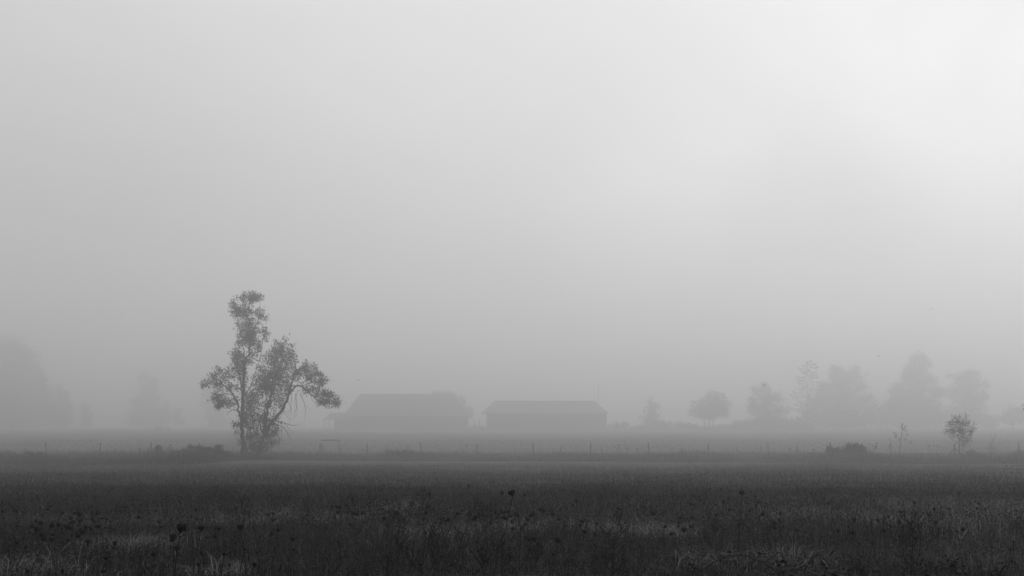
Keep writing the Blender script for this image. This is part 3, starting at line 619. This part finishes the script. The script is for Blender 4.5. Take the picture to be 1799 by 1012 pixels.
# ------------------------------------------------------------------ mid-ground shrubs and saplings
tree("young_tree", "young open-crowned leafy tree standing behind the braced corner post", "tree", 147.0, (1686, 806),
     [([(1686, 808), (1686, 792), (1685.5, 775), (1685, 755), (1686, 735)], .07, .015), ([(1685.5, 781), (1676, 775), (1666, 766), (1660, 758)], .025, .008), ([(1685.5, 785), (1696, 776), (1706, 766), (1708, 750)], .025, .008),
      ([(1685.5, 772), (1676, 755), (1672, 738)], .02, .008), ([(1685.5, 770), (1695, 755), (1699, 735)], .02, .008), ([(1688, 806, .3, 1), (1691, 790), (1692, 770), (1697, 756)], .03, .008), ([(1686, 790), (1692, 782), (1698, 774)], .015, .006)],
     [(1686, 754, 20, 22, .16), (1691, 776, 11, 9, .2), (1677, 733, 5, 5, .5), (1687, 731, 3, 6, .5), (1697, 732, 4, 6, .5), (1668, 744, 7, 6, .7), (1680, 742, 9, 8, 1), (1693, 744, 8, 8, 1), (1703, 746, 5, 7, .6), (1664, 757, 6, 8, .5), (1675, 757, 9, 9, .7), (1688, 757, 11, 10, 1), (1703, 760, 8, 9, .8), (1711, 756, 3, 8, .4), (1658, 760, 3, 4, .5), (1692, 770, 9, 8, .6), (1700, 774, 8, 5, .5), (1672, 766, 5, 4, .4), (1694, 784, 5, 4, .3), (1712, 743, 1, 1.5, .5)],
       .058, .11, 7, 95, twig_r=.011, depthk=1.0, shell=.6)
tree("sapling_tree", "thin sparse sapling with a small leafy tip left of the braced corner post", "tree", 148.0, (1581, 806),
     [([(1580.5, 808), (1581, 790), (1582, 774), (1584, 762), (1585.5, 747)], .05, .018), ([(1580.8, 787), (1574, 781), (1568, 777)], .012, .005), ([(1581.5, 778), (1575, 772), (1571, 761), (1567, 761)], .014, .005), ([(1582, 775), (1590, 774), (1596, 777), (1601, 778)], .012, .005), ([(1583, 766), (1590, 765), (1595, 761)], .012, .005), ([(1585, 756), (1591, 751)], .01, .004)],
     [(1585, 746, 2.5, 2), (1583, 751, 3, 1.5), (1591, 750, 3, 2), (1588, 754, 4, 1.5), (1592, 758, 3, 2, .7), (1571, 761, 5, 1.2, .7), (1575, 767, 4, 4, .6), (1579, 771, 4, 3, .5), (1595, 764, 3, 3, .5), (1590, 770, 5, 3, .3), (1600, 777, 4, 3, .3), (1563, 771, 3, 1.5, .3), (1586, 762, 3, 2, .5)],
     .045, .07, 6, 120, twig_r=.006, shell=.7, depthk=1.0)
tree("bare_shrub", "nearly bare many-stemmed shrub right of the young leafy tree", "shrub", 150.0, (1742, 804),
     [([(1741, 806), (1741, 790), (1744, 775), (1749, 765), (1750, 762)], .03, .006), ([(1741, 800), (1740, 780), (1739, 764)], .018, .006), ([(1741, 796), (1746, 785), (1747, 770), (1747, 762)], .018, .006), ([(1742, 796), (1751, 785), (1756, 776), (1758, 766)], .018, .006),
      ([(1741, 798), (1733, 788), (1726, 781), (1726, 778)], .018, .006), ([(1742, 800), (1752, 790), (1756, 780)], .015, .005), ([(1740, 790), (1735, 778), (1732, 774)], .012, .005), ([(1742, 790), (1744, 778), (1741, 763)], .012, .005)],
     [(1740, 795, 6, 5, .6), (1744, 788, 6, 5, .3), (1736, 786, 4, 4, .15), (1741, 780, 5, 5, .15)], .05, .08, 4, 60, twig_r=.005, shell=.7, loose=True)
tree("leafy_tree", "dark leaf sprays of a nearer tree just reaching in at the right edge", "tree", 96.0, (1850, 822),
     [([(1850, 826), (1850, 780), (1848, 740), (1846, 700)], .12, .03), ([(1849, 760), (1832, 735), (1815, 718), (1800, 712)], .04, .008), ([(1849, 750), (1866, 730), (1880, 712)], .04, .01)],
     [(1846, 696, 22, 18), (1830, 712, 16, 14, .8), (1870, 708, 22, 18), (1818, 718, 9, 7, .6), (1848, 722, 26, 16), (1803, 712, 4, 3, .5)], .07, .12, 10, 60, twig_r=.008, shell=.6)
def bush(label, Y, blobs, base, group=None, dens=75, leaf=.075, name="bush"):
    px = base[0]; limbs = [([(b[0], base[1], 0, 1), (b[0] + random.uniform(-2, 2), b[1])], .04, .015) for b in blobs]
    # spiky shoots on the outline
    extra = []
    for b in blobs:
        for k in range(8):
            x = b[0] + random.uniform(-1.1, 1.1) * b[2]; yt = b[1] - b[3] * random.uniform(.7, 1.5); limbs.append(([(b[0], b[1]), (x, yt)], .022, .012)); extra.append((x, (yt + b[1]) / 2, .8, abs(b[1] - yt) * .55, .8))
    return tree(name, label, "bush", Y, base, limbs, list(blobs) + extra, leaf, .10, 8, dens, twig_r=.008, shell=.5, group=group, loose=True)
bush("dark pointed bush, the smaller one left of the big dark bush by the fence", 144, [(1459, 796, 8, 8), (1456, 790, 4, 6), (1464, 795, 6, 6), (1468, 800, 6, 8)], (1460, 812))
bush("small spiky bush squeezed between the pointed bush and the big bush", 146, [(1472, 792, 3.5, 5, .6), (1475, 798, 5, 7), (1470, 800, 4, 6)], (1473, 811))
bush("big dark rounded bush with upright shoots in front of the fence", 143, [(1486, 795, 7, 8), (1495, 788, 7, 7), (1500, 794, 13, 11), (1509, 788, 6, 6), (1512, 796, 8, 9), (1490, 790, 5, 5), (1503, 785, 4, 4), (1520, 800, 7, 8), (1525, 804, 6, 6), (1498, 806, 18, 7)], (1502, 813))
bush("dark leafy thicket of weeds left of the two-trunked tree", 143, [(330, 798, 12, 8), (345, 794, 12, 9), (360, 793, 10, 8), (378, 794, 12, 8), (392, 800, 12, 8), (310, 801, 14, 7), (290, 803, 14, 6, .8), (408, 805, 10, 6, .7), (350, 806, 40, 7), (425, 808, 14, 5, .7), (382, 788, 6, 5, .8), (335, 788, 4, 4, .7)], (350, 815), dens=90)
bush("small dark tuft of weeds standing up beside the third fence post from the left", 145, [(277, 795, 5, 7), (276, 789, 3, 4, .7), (272, 800, 6, 5)], (276, 812))
bush("low ragged weed clump near the left edge beside the leaning post", 142, [(60, 806, 8, 8), (52, 802, 6, 7, .6), (68, 804, 6, 7, .6), (60, 812, 12, 5)], (60, 817), dens=80)
bush("low shrubby growth at the foot of the two-trunked tree", 147, [(432, 809, 12, 4, .7), (448, 807, 14, 5, .8), (466, 808, 14, 5, .7), (485, 810, 12, 4, .6)], (450, 814), dens=90)
bush("rank dark mound of weeds between the second and third posts right of the two-trunked tree", 158, [(672, 803, 9, 5), (690, 797, 14, 5, .8), (715, 798, 16, 6, .9), (735, 801, 12, 5, .8)], (700, 808), dens=80)
bush("low weedy clump at the right edge by the last post", 143, [(1785, 806, 10, 7), (1797, 800, 8, 8, .8), (1772, 810, 12, 5, .8)], (1786, 817), dens=80)
bush("loose weedy growth between the young leafy tree and the bare shrub", 149, [(1705, 800, 8, 7), (1716, 802, 8, 6, .8), (1726, 804, 8, 5, .7), (1697, 804, 8, 5)], (1710, 811), dens=80)

def tall_weed(px, ybase, ytop, Y, label, lean=0, heads=7, name="tall_weed_plant", r=.012, group=None, mat=None, hs=.05):
    b = at(px, ybase, Y); b.z = tzf(b.x, Y) - .05; t = at(px + lean, ytop, Y); root = empty(name, b); tag(root, label, "weed", group)
    H = t - b; m = MB(); P = [Vector((0, 0, 0)), H * .5 + Vector((random.uniform(-.03, .03) * H.z, 0, 0)), H]; P = smoothpath(P, 4); m.tube(P, [r * (1 - .6 * i / (len(P) - 1)) for i in range(len(P))], 4)
    C = []
    for k in range(heads):
        s = random.uniform(.55, 1); i = int(s * (len(P) - 1)); a = random.uniform(0, 6.28); L = H.z * random.uniform(.08, .24) * (1.3 - s * .6)
        q = P[i] + Vector((math.cos(a) * L * .55, math.sin(a) * L * .55, L)); q.z = min(q.z, H.z * 1.05)
        m.tube([P[i], P[i].lerp(q, .5) + Vector((math.cos(a) * L * .12, math.sin(a) * L * .12, 0)), q], [r * .5, r * .4, r * .3], 3); C.append(q)
    m.build("stem", mat or M_stem, root)
    C.append(P[-1]); C = np.array([tuple(c) for c in C]); V, Pp, S, T = leaves(C, hs, hs * .5, 7); np_mesh("seed_sprays", V, Pp, S, M_weedstem, parent=root, tone=T)
    return root
tall_weed(1533, 806, 778, 146, "leaning branched weed with round heads between the big bush and the sapling", lean=7, heads=9, r=.018, hs=.06)
tall_weed(1528, 806, 781, 147, "thin weed with one round head just right of the big dark bush", lean=1, heads=1, r=.016, hs=.07)
tall_weed(1633, 806, 784, 146, "isolated weed with a single dark head left of the braced corner post", lean=0, heads=1, r=.014, hs=.08)
tall_weed(1647, 806, 783, 147, "thin flat-topped weed close to the left brace of the corner post", lean=0, heads=2, r=.014, hs=.05)
for q, (px, yt, Y) in enumerate([(15, 790, 150), (45, 789, 151), (247, 788, 150), (302, 782, 148), (430, 788, 146), (598, 788, 147), (715, 783, 158), (820, 781, 153), (1083, 781, 148), (1100, 784, 150), (1120, 788, 147), (1195, 790, 146), (1297, 786, 149), (1337, 787, 150), (1388, 788, 147), (1402, 785, 146), (1395, 790, 145), (1558, 783, 151), (985, 786, 149), (1060, 790, 147), (560, 796, 144), (1430, 790, 145)]):
    tall_weed(px, 808, yt, Y, "tall thin dried weed standing above the growth along the wire fence", lean=random.uniform(-4, 5), heads=5, r=.012, group="tall weeds along the wire fence", hs=.05)

# ------------------------------------------------------------------ near plants: wild carrot seed heads
def head_mesh(seed, w=1.0, tall=1.0, tilt=0.0):
    """curled-in umbel ('bird's nest') of unit width, base at origin, slim cup widening to a ragged rim"""
    r = random.Random(seed); m = MB(); prof = [(.03, -.05), (.10, .05), (.27, .20), (.42, .42), (.50, .68), (.46, .90), (.30, 1.0), (.0, .93)]
    n = 14; b0 = len(m.v)
    for i, (rr, z) in enumerate(prof):
        for k in range(n):
            a = 2 * math.pi * k / n; q = rr * (1 + r.uniform(-.14, .14)) if 0 < i < 7 else rr
            m.v.append((math.cos(a) * q * w, math.sin(a) * q * w, z * tall * (1 + (r.uniform(-.06, .06) if i > 2 else 0))))
    for i in range(len(prof) - 1):
        for k in range(n): m.f.append((b0 + i * n + k, b0 + i * n + (k + 1) % n, b0 + (i + 1) * n + (k + 1) % n, b0 + (i + 1) * n + k))
    for k in range(26):     # ray tips sticking out of the rim
        a = r.uniform(0, 6.28); rr = r.uniform(.25, .48); z = r.uniform(.6, .98); m.tube([(math.cos(a) * rr * w, math.sin(a) * rr * w, z * tall), (math.cos(a) * (rr + r.uniform(-.12, .10)) * w, math.sin(a) * (rr + r.uniform(-.1, .1)) * w, (z + r.uniform(.08, .2)) * tall)], [.03, .012], 3)
    for k in range(5):     # drooping bracts at the base
        a = r.uniform(0, 6.28); m.tube([(0, 0, .04), (math.cos(a) * .22, math.sin(a) * .22, .0), (math.cos(a) * .34, math.sin(a) * .34, -.12)], [.02, .015, .006], 3)
    me = bpy.data.meshes.new("seed_head"); me.from_pydata(m.v, [], m.f); me.update(); me.materials.append(M_head); return me
HEADS = [head_mesh(1, 1.0, .95), head_mesh(2, .8, 1.0), head_mesh(3, .6, 1.15), head_mesh(4, 1.05, .8), head_mesh(5, .9, 1.0)]
GC = "dried wild carrot plants scattered over the field"
def ensure(px, py, spx):
    Y = .05 * F / spx; dy = max(py - HORIZ, 20)
    for _ in range(200):
        p = at(px, py, Y)
        if p.z - tzf(p.x, Y) >= .25: break
        Y *= .975
    return Y
def carrot(px, py, spx, label, hm=None, bend=None):
    Y = ensure(px, py, spx); hs = spx * Y / F; p = at(px, py, Y); b = Vector((p.x + (bend if bend is not None else random.uniform(-.06, .06)) , Y + random.uniform(-.1, .1), 0)); b.z = tzf(b.x, b.y) - .02
    root = empty("wild_carrot_plant", b); tag(root, label, "wild carrot", GC)
    top = p - b - Vector((0, 0, hs * .4)); m = MB(); mid = top * .5 + Vector((random.uniform(-.04, .04) - (bend or 0) * .3, random.uniform(-.04, .04), 0))
    P = smoothpath([Vector((0, 0, 0)), mid, top], 4); m.tube(P, [.0035 - .0015 * i / (len(P) - 1) + .00008 * Y for i in range(len(P))], 4); m.build("stem", M_stem, root)
    h = bpy.data.objects.new("seed_head", random.choice(HEADS) if hm is None else HEADS[hm]); COL.objects.link(h); h.parent = root; h.location = top
    h.scale = (hs, hs, hs); h.rotation_euler = (random.uniform(-.25, .25), random.uniform(-.3, .3), random.uniform(0, 6))
BIG = [(316, 929, 14, "largest black seed head on a straight stem, at left", 0), (354, 928, 10.5, "seed head just right of the largest one, at the same height", 3), (422, 928, 10, "third of the three big seed heads in a row, furthest right of them", 0),
       (305, 945, 10, "seed head just below and left of the largest one", 4), (311, 965, 9.5, "lowest seed head of the group under the largest one", 1), (488, 932, 6.5, "lone seed head right of the row of three big ones", 1),
       (597, 892, 6.5, "lone seed head against bare grass below the drooping tree limb's tip", 1), (755, 870, 6.5, "lone oval seed head below the left barn", 1), (901, 866, 10, "large wedge-shaped seed head on a long leaning stem below the right barn", 3),
       (1304, 866, 8, "heart-shaped seed head on a straight stem below the round-crowned tree", 3), (1271, 883, 5.5, "seed head below and left of the heart-shaped one", 4), (938, 905, 7, "seed head low to the right of the wedge-shaped one's stem", 4),
       (140, 905, 7, "seed head above the paler grass in the left foreground", 4), (1498, 937, 6, "lone seed head above the bramble at right", 4)]
for px, py, s, lb, hm in BIG: carrot(px, py, s * 1.18, lb, hm, bend=-.42 if px == 901 else None)
MEDL = "middling dried seed head on a thin stem among the foreground grass"
MED = [(127, 918, 6), (63, 916, 6), (29, 955, 6), (119, 950, 5), (187, 981, 7), (270, 976, 7), (48, 1004, 7), (110, 1006, 7), (182, 1004, 7), (349, 993, 7), (403, 994, 5), (393, 975, 6), (446, 993, 7), (516, 967, 5), (378, 943, 5), (186, 912, 5.5), (24, 898, 4), (29, 898.5, 4), (5, 899, 4),
       (3, 883, 4.5), (171, 903, 4.5), (824, 855, 5), (882, 867, 5.5), (922, 871, 5), (1013, 882, 6.5), (1007, 888, 4), (911, 908, 5.5), (693, 901, 5), (680, 919, 4), (774, 913, 4), (773, 919, 4), (862, 919, 6), (919, 928, 4.5), (993, 925, 5), (1046, 939, 5), (1049, 921, 5), (954, 893, 4), (846, 905, 4), (852, 912, 4), (973, 974, 5),
       (1327, 872, 4), (1328, 888, 4), (1335, 908, 4), (1299, 923, 4), (1607, 884, 5), (1685, 869, 4.5), (1580, 919, 6), (1586, 927, 4), (1565, 926, 4), (1533, 956, 5), (1682, 934, 4), (1603, 980, 5), (1531, 920, 5), (925, 911, 4), (916, 930, 4), (657, 905, 3.5), (700, 903, 4), (650, 926, 3.5), (302, 912, 4), (346, 913, 4), (211, 912, 4), (45, 962, 5), (92, 978, 4), (15, 960, 4), (65, 976, 4),
       (155, 958, 4), (170, 948, 4), (181, 955, 3.5), (116, 927, 4), (338, 953, 3.5), (378, 930, 3.5), (415, 955, 4), (407, 950, 4), (430, 966, 4), (437, 983, 4.5), (452, 971, 3.5), (482, 963, 4), (481, 979, 3.5), (594, 952, 4.5), (1742, 962, 4), (1776, 968, 5), (1781, 953, 4), (1665, 985, 4), (1618, 991, 4), (1347, 939, 3.5), (1400, 932, 4), (1630, 925, 3.5), (1650, 930, 3.5), (1448, 876, 3), (1433, 867, 3)]
for px, py, s in MED: carrot(px, py, s * 1.15, MEDL)
# the small far ones: one mesh each, stem and head together
SMALLL = "tiny distant dried seed head dotting the grass of the field"
def small_mesh(seed):
    """unit plant 1 m tall with heads about 3 cm wide; faces before NS are stem, the rest head"""
    r = random.Random(seed); m = MB(); dx = r.uniform(-.12, .12); two = r.random() < .5
    m.tube([(r.uniform(-.15, .15), 0, 0), (r.uniform(-.04, .04), 0, .5), (0, 0, .95)], .0018, 3)
    if two: m.tube([(0, 0, .55), (dx, .02, .80), (dx * 1.1, .02, .86)], .0014, 3)
    m.ns = len(m.f); w = r.uniform(.024, .036)
    m.tube([(0, 0, .945), (0, 0, .96), (0, 0, .985), (0, 0, 1.0)], [.004, w * .8, w, w * .5], 6)
    if two: m.tube([(dx * 1.1, .02, .85), (dx * 1.1, .02, .875), (dx * 1.1, .02, .90)], [.004, w * .7, w * .5], 5)
    return m
SM = []
for k in range(6):
    m = small_mesh(k); me = bpy.data.meshes.new("wild_carrot_plant"); me.from_pydata(m.v, [], m.f); me.update(); me.materials.append(M_weedstem); me.materials.append(M_head); me.polygons.foreach_set('material_index', [0 if q < m.ns else 1 for q in range(len(m.f))]); SM.append((me, np.array(m.v, dtype=np.float32), m.f[m.ns:]))
CL = [(530, 832, 90, 7), (1090, 845, 110, 16), (900, 845, 90, 16), (1180, 850, 60, 16), (300, 842, 160, 14), (700, 850, 120, 22), (1250, 865, 60, 20), (1330, 872, 60, 18), (1400, 850, 120, 16), (1600, 865, 120, 24), (120, 920, 120, 30), (850, 890, 120, 24), (650, 885, 90, 24), (150, 865, 140, 20), (980, 858, 90, 14)]
def small_spots(n, seed):
    r = random.Random(seed); out = []
    while len(out) < n:
        if r.random() < .72:
            cx, cyy, sx, sy = r.choice(CL); px = r.gauss(cx, sx * .6); py = r.gauss(cyy, sy * .6)
        else: px = r.uniform(0, 1799); py = 826 + r.random() ** 2.4 * 120
        if not (0 < px < 1799 and 824 < py < 1000): continue
        Y = math.exp(np.interp(py, [826, 840, 860, 900, 1000], [4.4, 4.05, 3.6, 2.95, 2.5])) * r.uniform(.75, 1.25)
        p = at(px, py, Y); h = p.z - tzf(p.x, Y)
        if not .18 < h < .85: continue
        out.append((p.x, Y, h))
    return out
for i, (x, y, h) in enumerate(small_spots(190, 5)):
    o = bpy.data.objects.new("wild_carrot_plant", SM[i % 6][0]); COL.objects.link(o); o.location = (x, y, tzf(x, y)); s = h; o.scale = (1.0, 1.0, s); o.rotation_euler = (0, 0, random.uniform(0, 6.28))
    tag(o, SMALLL, "wild carrot", "tiny distant wild carrots")
def rest():
    V = []; P = []; S = []; off = 0
    for i, (x, y, h) in enumerate(small_spots(700, 11)):
        me, v, f = SM[i % 6]; a = random.uniform(0, 6.28); c, s = math.cos(a), math.sin(a); q = v.copy(); k = random.uniform(.5, .9)
        q[:, 0], q[:, 1] = (v[:, 0] * c - v[:, 1] * s) * k + x, (v[:, 0] * s + v[:, 1] * c) * k + y; q[:, 2] = h + (v[:, 2] - 1) * k + tzf(x, y); V.append(q)
        for ff in f: P.extend([j + off for j in ff]); S.append(len(ff))
        off += len(v)
    o = np_mesh("seed_heads", np.concatenate(V), np.array(P), np.array(S, dtype=np.int32), M_head); tag(o, "countless tiny dark seed heads speckling the field grass", "seed heads", kind="stuff")
rest()

# ------------------------------------------------------------------ branching weeds in the foreground
def weed(px, py, h, Y, label, group=None, spread=.35, n=12, pale=False):
    p = at(px, py, Y); b = Vector((p.x, Y, tzf(p.x, Y) - .02)); root = empty("dry_weed_plant", b); tag(root, label, "weed", group)
    m = MB(); C = []; top = Vector((random.uniform(-.1, .1) * h, random.uniform(-.05, .05), h)); P = smoothpath([Vector((0, 0, 0)), top * .5 + Vector((random.uniform(-.04, .04), 0, 0)), top], 5)
    r = .004; m.tube(P, [r * (1 - .5 * i / (len(P) - 1)) for i in range(len(P))], 4)
    for k in range(n):
        s = random.uniform(.3, .98); i = int(s * (len(P) - 1)); a = random.uniform(0, 6.28); L = h * spread * random.uniform(.5, 1) * (1.25 - s)
        q = P[i] + Vector((math.cos(a) * L, math.sin(a) * L * .7, L * 1.3)); m.tube([P[i], P[i].lerp(q, .5) + Vector((math.cos(a), 0, 0)) * L * .15, q], [.003, .0025, .002], 3)
        for j in range(2):
            d = Vector((random.gauss(0, .02), random.gauss(0, .03), random.uniform(.01, .05))); m.tube([q - d * .3, q + d], [.002, .0015], 3); C.append(q + d)
    m.build("stem", M_drystem if pale else M_stem, root)
    C.append(top); C = np.array([tuple(c) for c in C]); V, Pp, S, T = leaves(C, .009, .004, 3); np_mesh("seed_sprays", V, Pp, S, M_head, parent=root, tone=T)
weed(1079, 1000, .58, 10.5, "tall dark branching weed with a forked top, alone right of centre", spread=.3, n=16)
GW = "dark branching weeds in the foreground"
for q in range(30):
    if q < 13: px = random.gauss(780, 90)
    elif q < 20: px = random.gauss(1640, 80)
    else: px = random.uniform(0, 1799)
    Y = random.uniform(9, 16); py = 990
    if q < 13: hh = random.uniform(.3, .52)
    else: hh = random.uniform(.25, .48)
    weed(px, py, hh, Y, "dark dried branching weed tangled in the foreground grass", GW, n=random.randint(8, 16))
weed(1049, 900, .35, 19, "short pale upright stalk left of the tall forked weed", n=0, pale=True)
# bramble at the bottom right
def bramble(px, Y, label, seed, n=10, R=.9):
    r = random.Random(seed); p = at(px, 1000, Y); b = Vector((p.x, Y, tzf(p.x, Y))); root = empty("bramble", b); tag(root, label, "bramble"); m = MB(); V = []; 
    LV = MB()
    for k in range(n):
        a = r.uniform(0, 6.28); L = R * r.uniform(.6, 1.1); hh = r.uniform(.15, .34); pts = []
        for i in range(8):
            t = i / 7; pts.append(Vector((math.cos(a) * L * t, math.sin(a) * L * t * .8, hh * math.sin(t * 2.5) * 1.0 + .02)))
        m.tube(pts, [.006 - .0005 * i for i in range(8)], 4)
        for i in range(2, 8):
            for j in range(r.randint(1, 3)):
                c = pts[i] + Vector((r.gauss(0, .05), r.gauss(0, .05), r.gauss(.01, .03))); s = r.uniform(.018, .036); aa = r.uniform(0, 6.28); ti = r.uniform(-.7, .7)
                u = Vector((math.cos(aa), math.sin(aa), ti * .6)).normalized(); v = u.cross(Vector((0, 0, 1))).normalized(); w = u.cross(v) * s * .25
                LV.poly([c - u * s, c - u * s * .3 + v * s * .6 + w, c + u * s * .4 + v * s * .5 + w, c + u * s * 1.1, c + u * s * .4 - v * s * .5 + w, c - u * s * .3 - v * s * .6 + w, c], [(0, 1, 6), (1, 2, 6), (2, 3, 6), (3, 4, 6), (4, 5, 6), (5, 0, 6)])
    m.build("stems", M_stem, root); LV.build("leaves", M_brleaf, root)
M_brleaf = grey("bramble_leaf", .010, rough=.8, spec=.1)
bramble(1432, 9.2, "broad-leaved dark bramble arching low at the bottom right", 3, 12, .8)
bramble(1530, 8.8, "leafy bramble with a long arching stem right of the broad-leaved one", 5, 10, .7)
bramble(1395, 10.2, "smaller bramble patch just behind the broad-leaved one", 8, 8, .6)
bramble(1740, 9.2, "sprawling bramble near the bottom right corner", 9, 9, .7)

# ------------------------------------------------------------------ birds
def bird(px, py, Y, label, a):
    p = at(px, py, Y); m = MB(); m.tube([(-.16, 0, 0), (-.08, 0, .01), (.05, 0, .015), (.15, 0, .03), (.20, 0, .03)], [.01, .045, .05, .03, .008], 6)
    root = empty("bird", p); root.rotation_euler = (0, 0, a); root.scale = (.5, .5, .5); tag(root, label, "bird", "small birds flying in the fog")
    m.build("body", M_bird, root)
    for s in (-1, 1):
        w = MB(); w.poly([(.08, s * .03, .03), (-.05, s * .03, .03), (-.04, s * .22, .10), (.04, s * .40, .13), (.10, s * .22, .12), (.02, s * .2, .085)], [(0, 4, 5, 1), (4, 3, 2, 5), (1, 5, 2)]); w.build("wing", M_bird, root)
bird(1637, 543, 95, "highest tiny bird, in open fog above the tallest right-hand tree", 1.2)
bird(1544, 626, 105, "tiny bird between the two-topped crown and the tallest tree", 1.0)
bird(629, 668, 105, "tiny bird just above the left barn's ridge", 2.0)
bird(1342, 677, 110, "tiny bird in front of the ragged narrow-topped tree", .8)

# ------------------------------------------------------------------ haze
hz = MB(); hz.box(-1700, 1700, -700, 2700, -4.0, 51.0)
hm = bpy.data.materials.new("haze"); hm.use_nodes = True; n = hm.node_tree.nodes; n.clear()
ho = n.new("ShaderNodeOutputMaterial"); pv = n.new("ShaderNodeVolumePrincipled"); pv.inputs['Color'].default_value = (HAZE_COL,) * 3 + (1,)
pv.inputs['Density'].default_value = HAZE_DENS; pv.inputs['Anisotropy'].default_value = HAZE_G
hm.node_tree.links.new(pv.outputs[0], ho.inputs['Volume'])
tag(hz.build("haze", hm), kind="stuff")
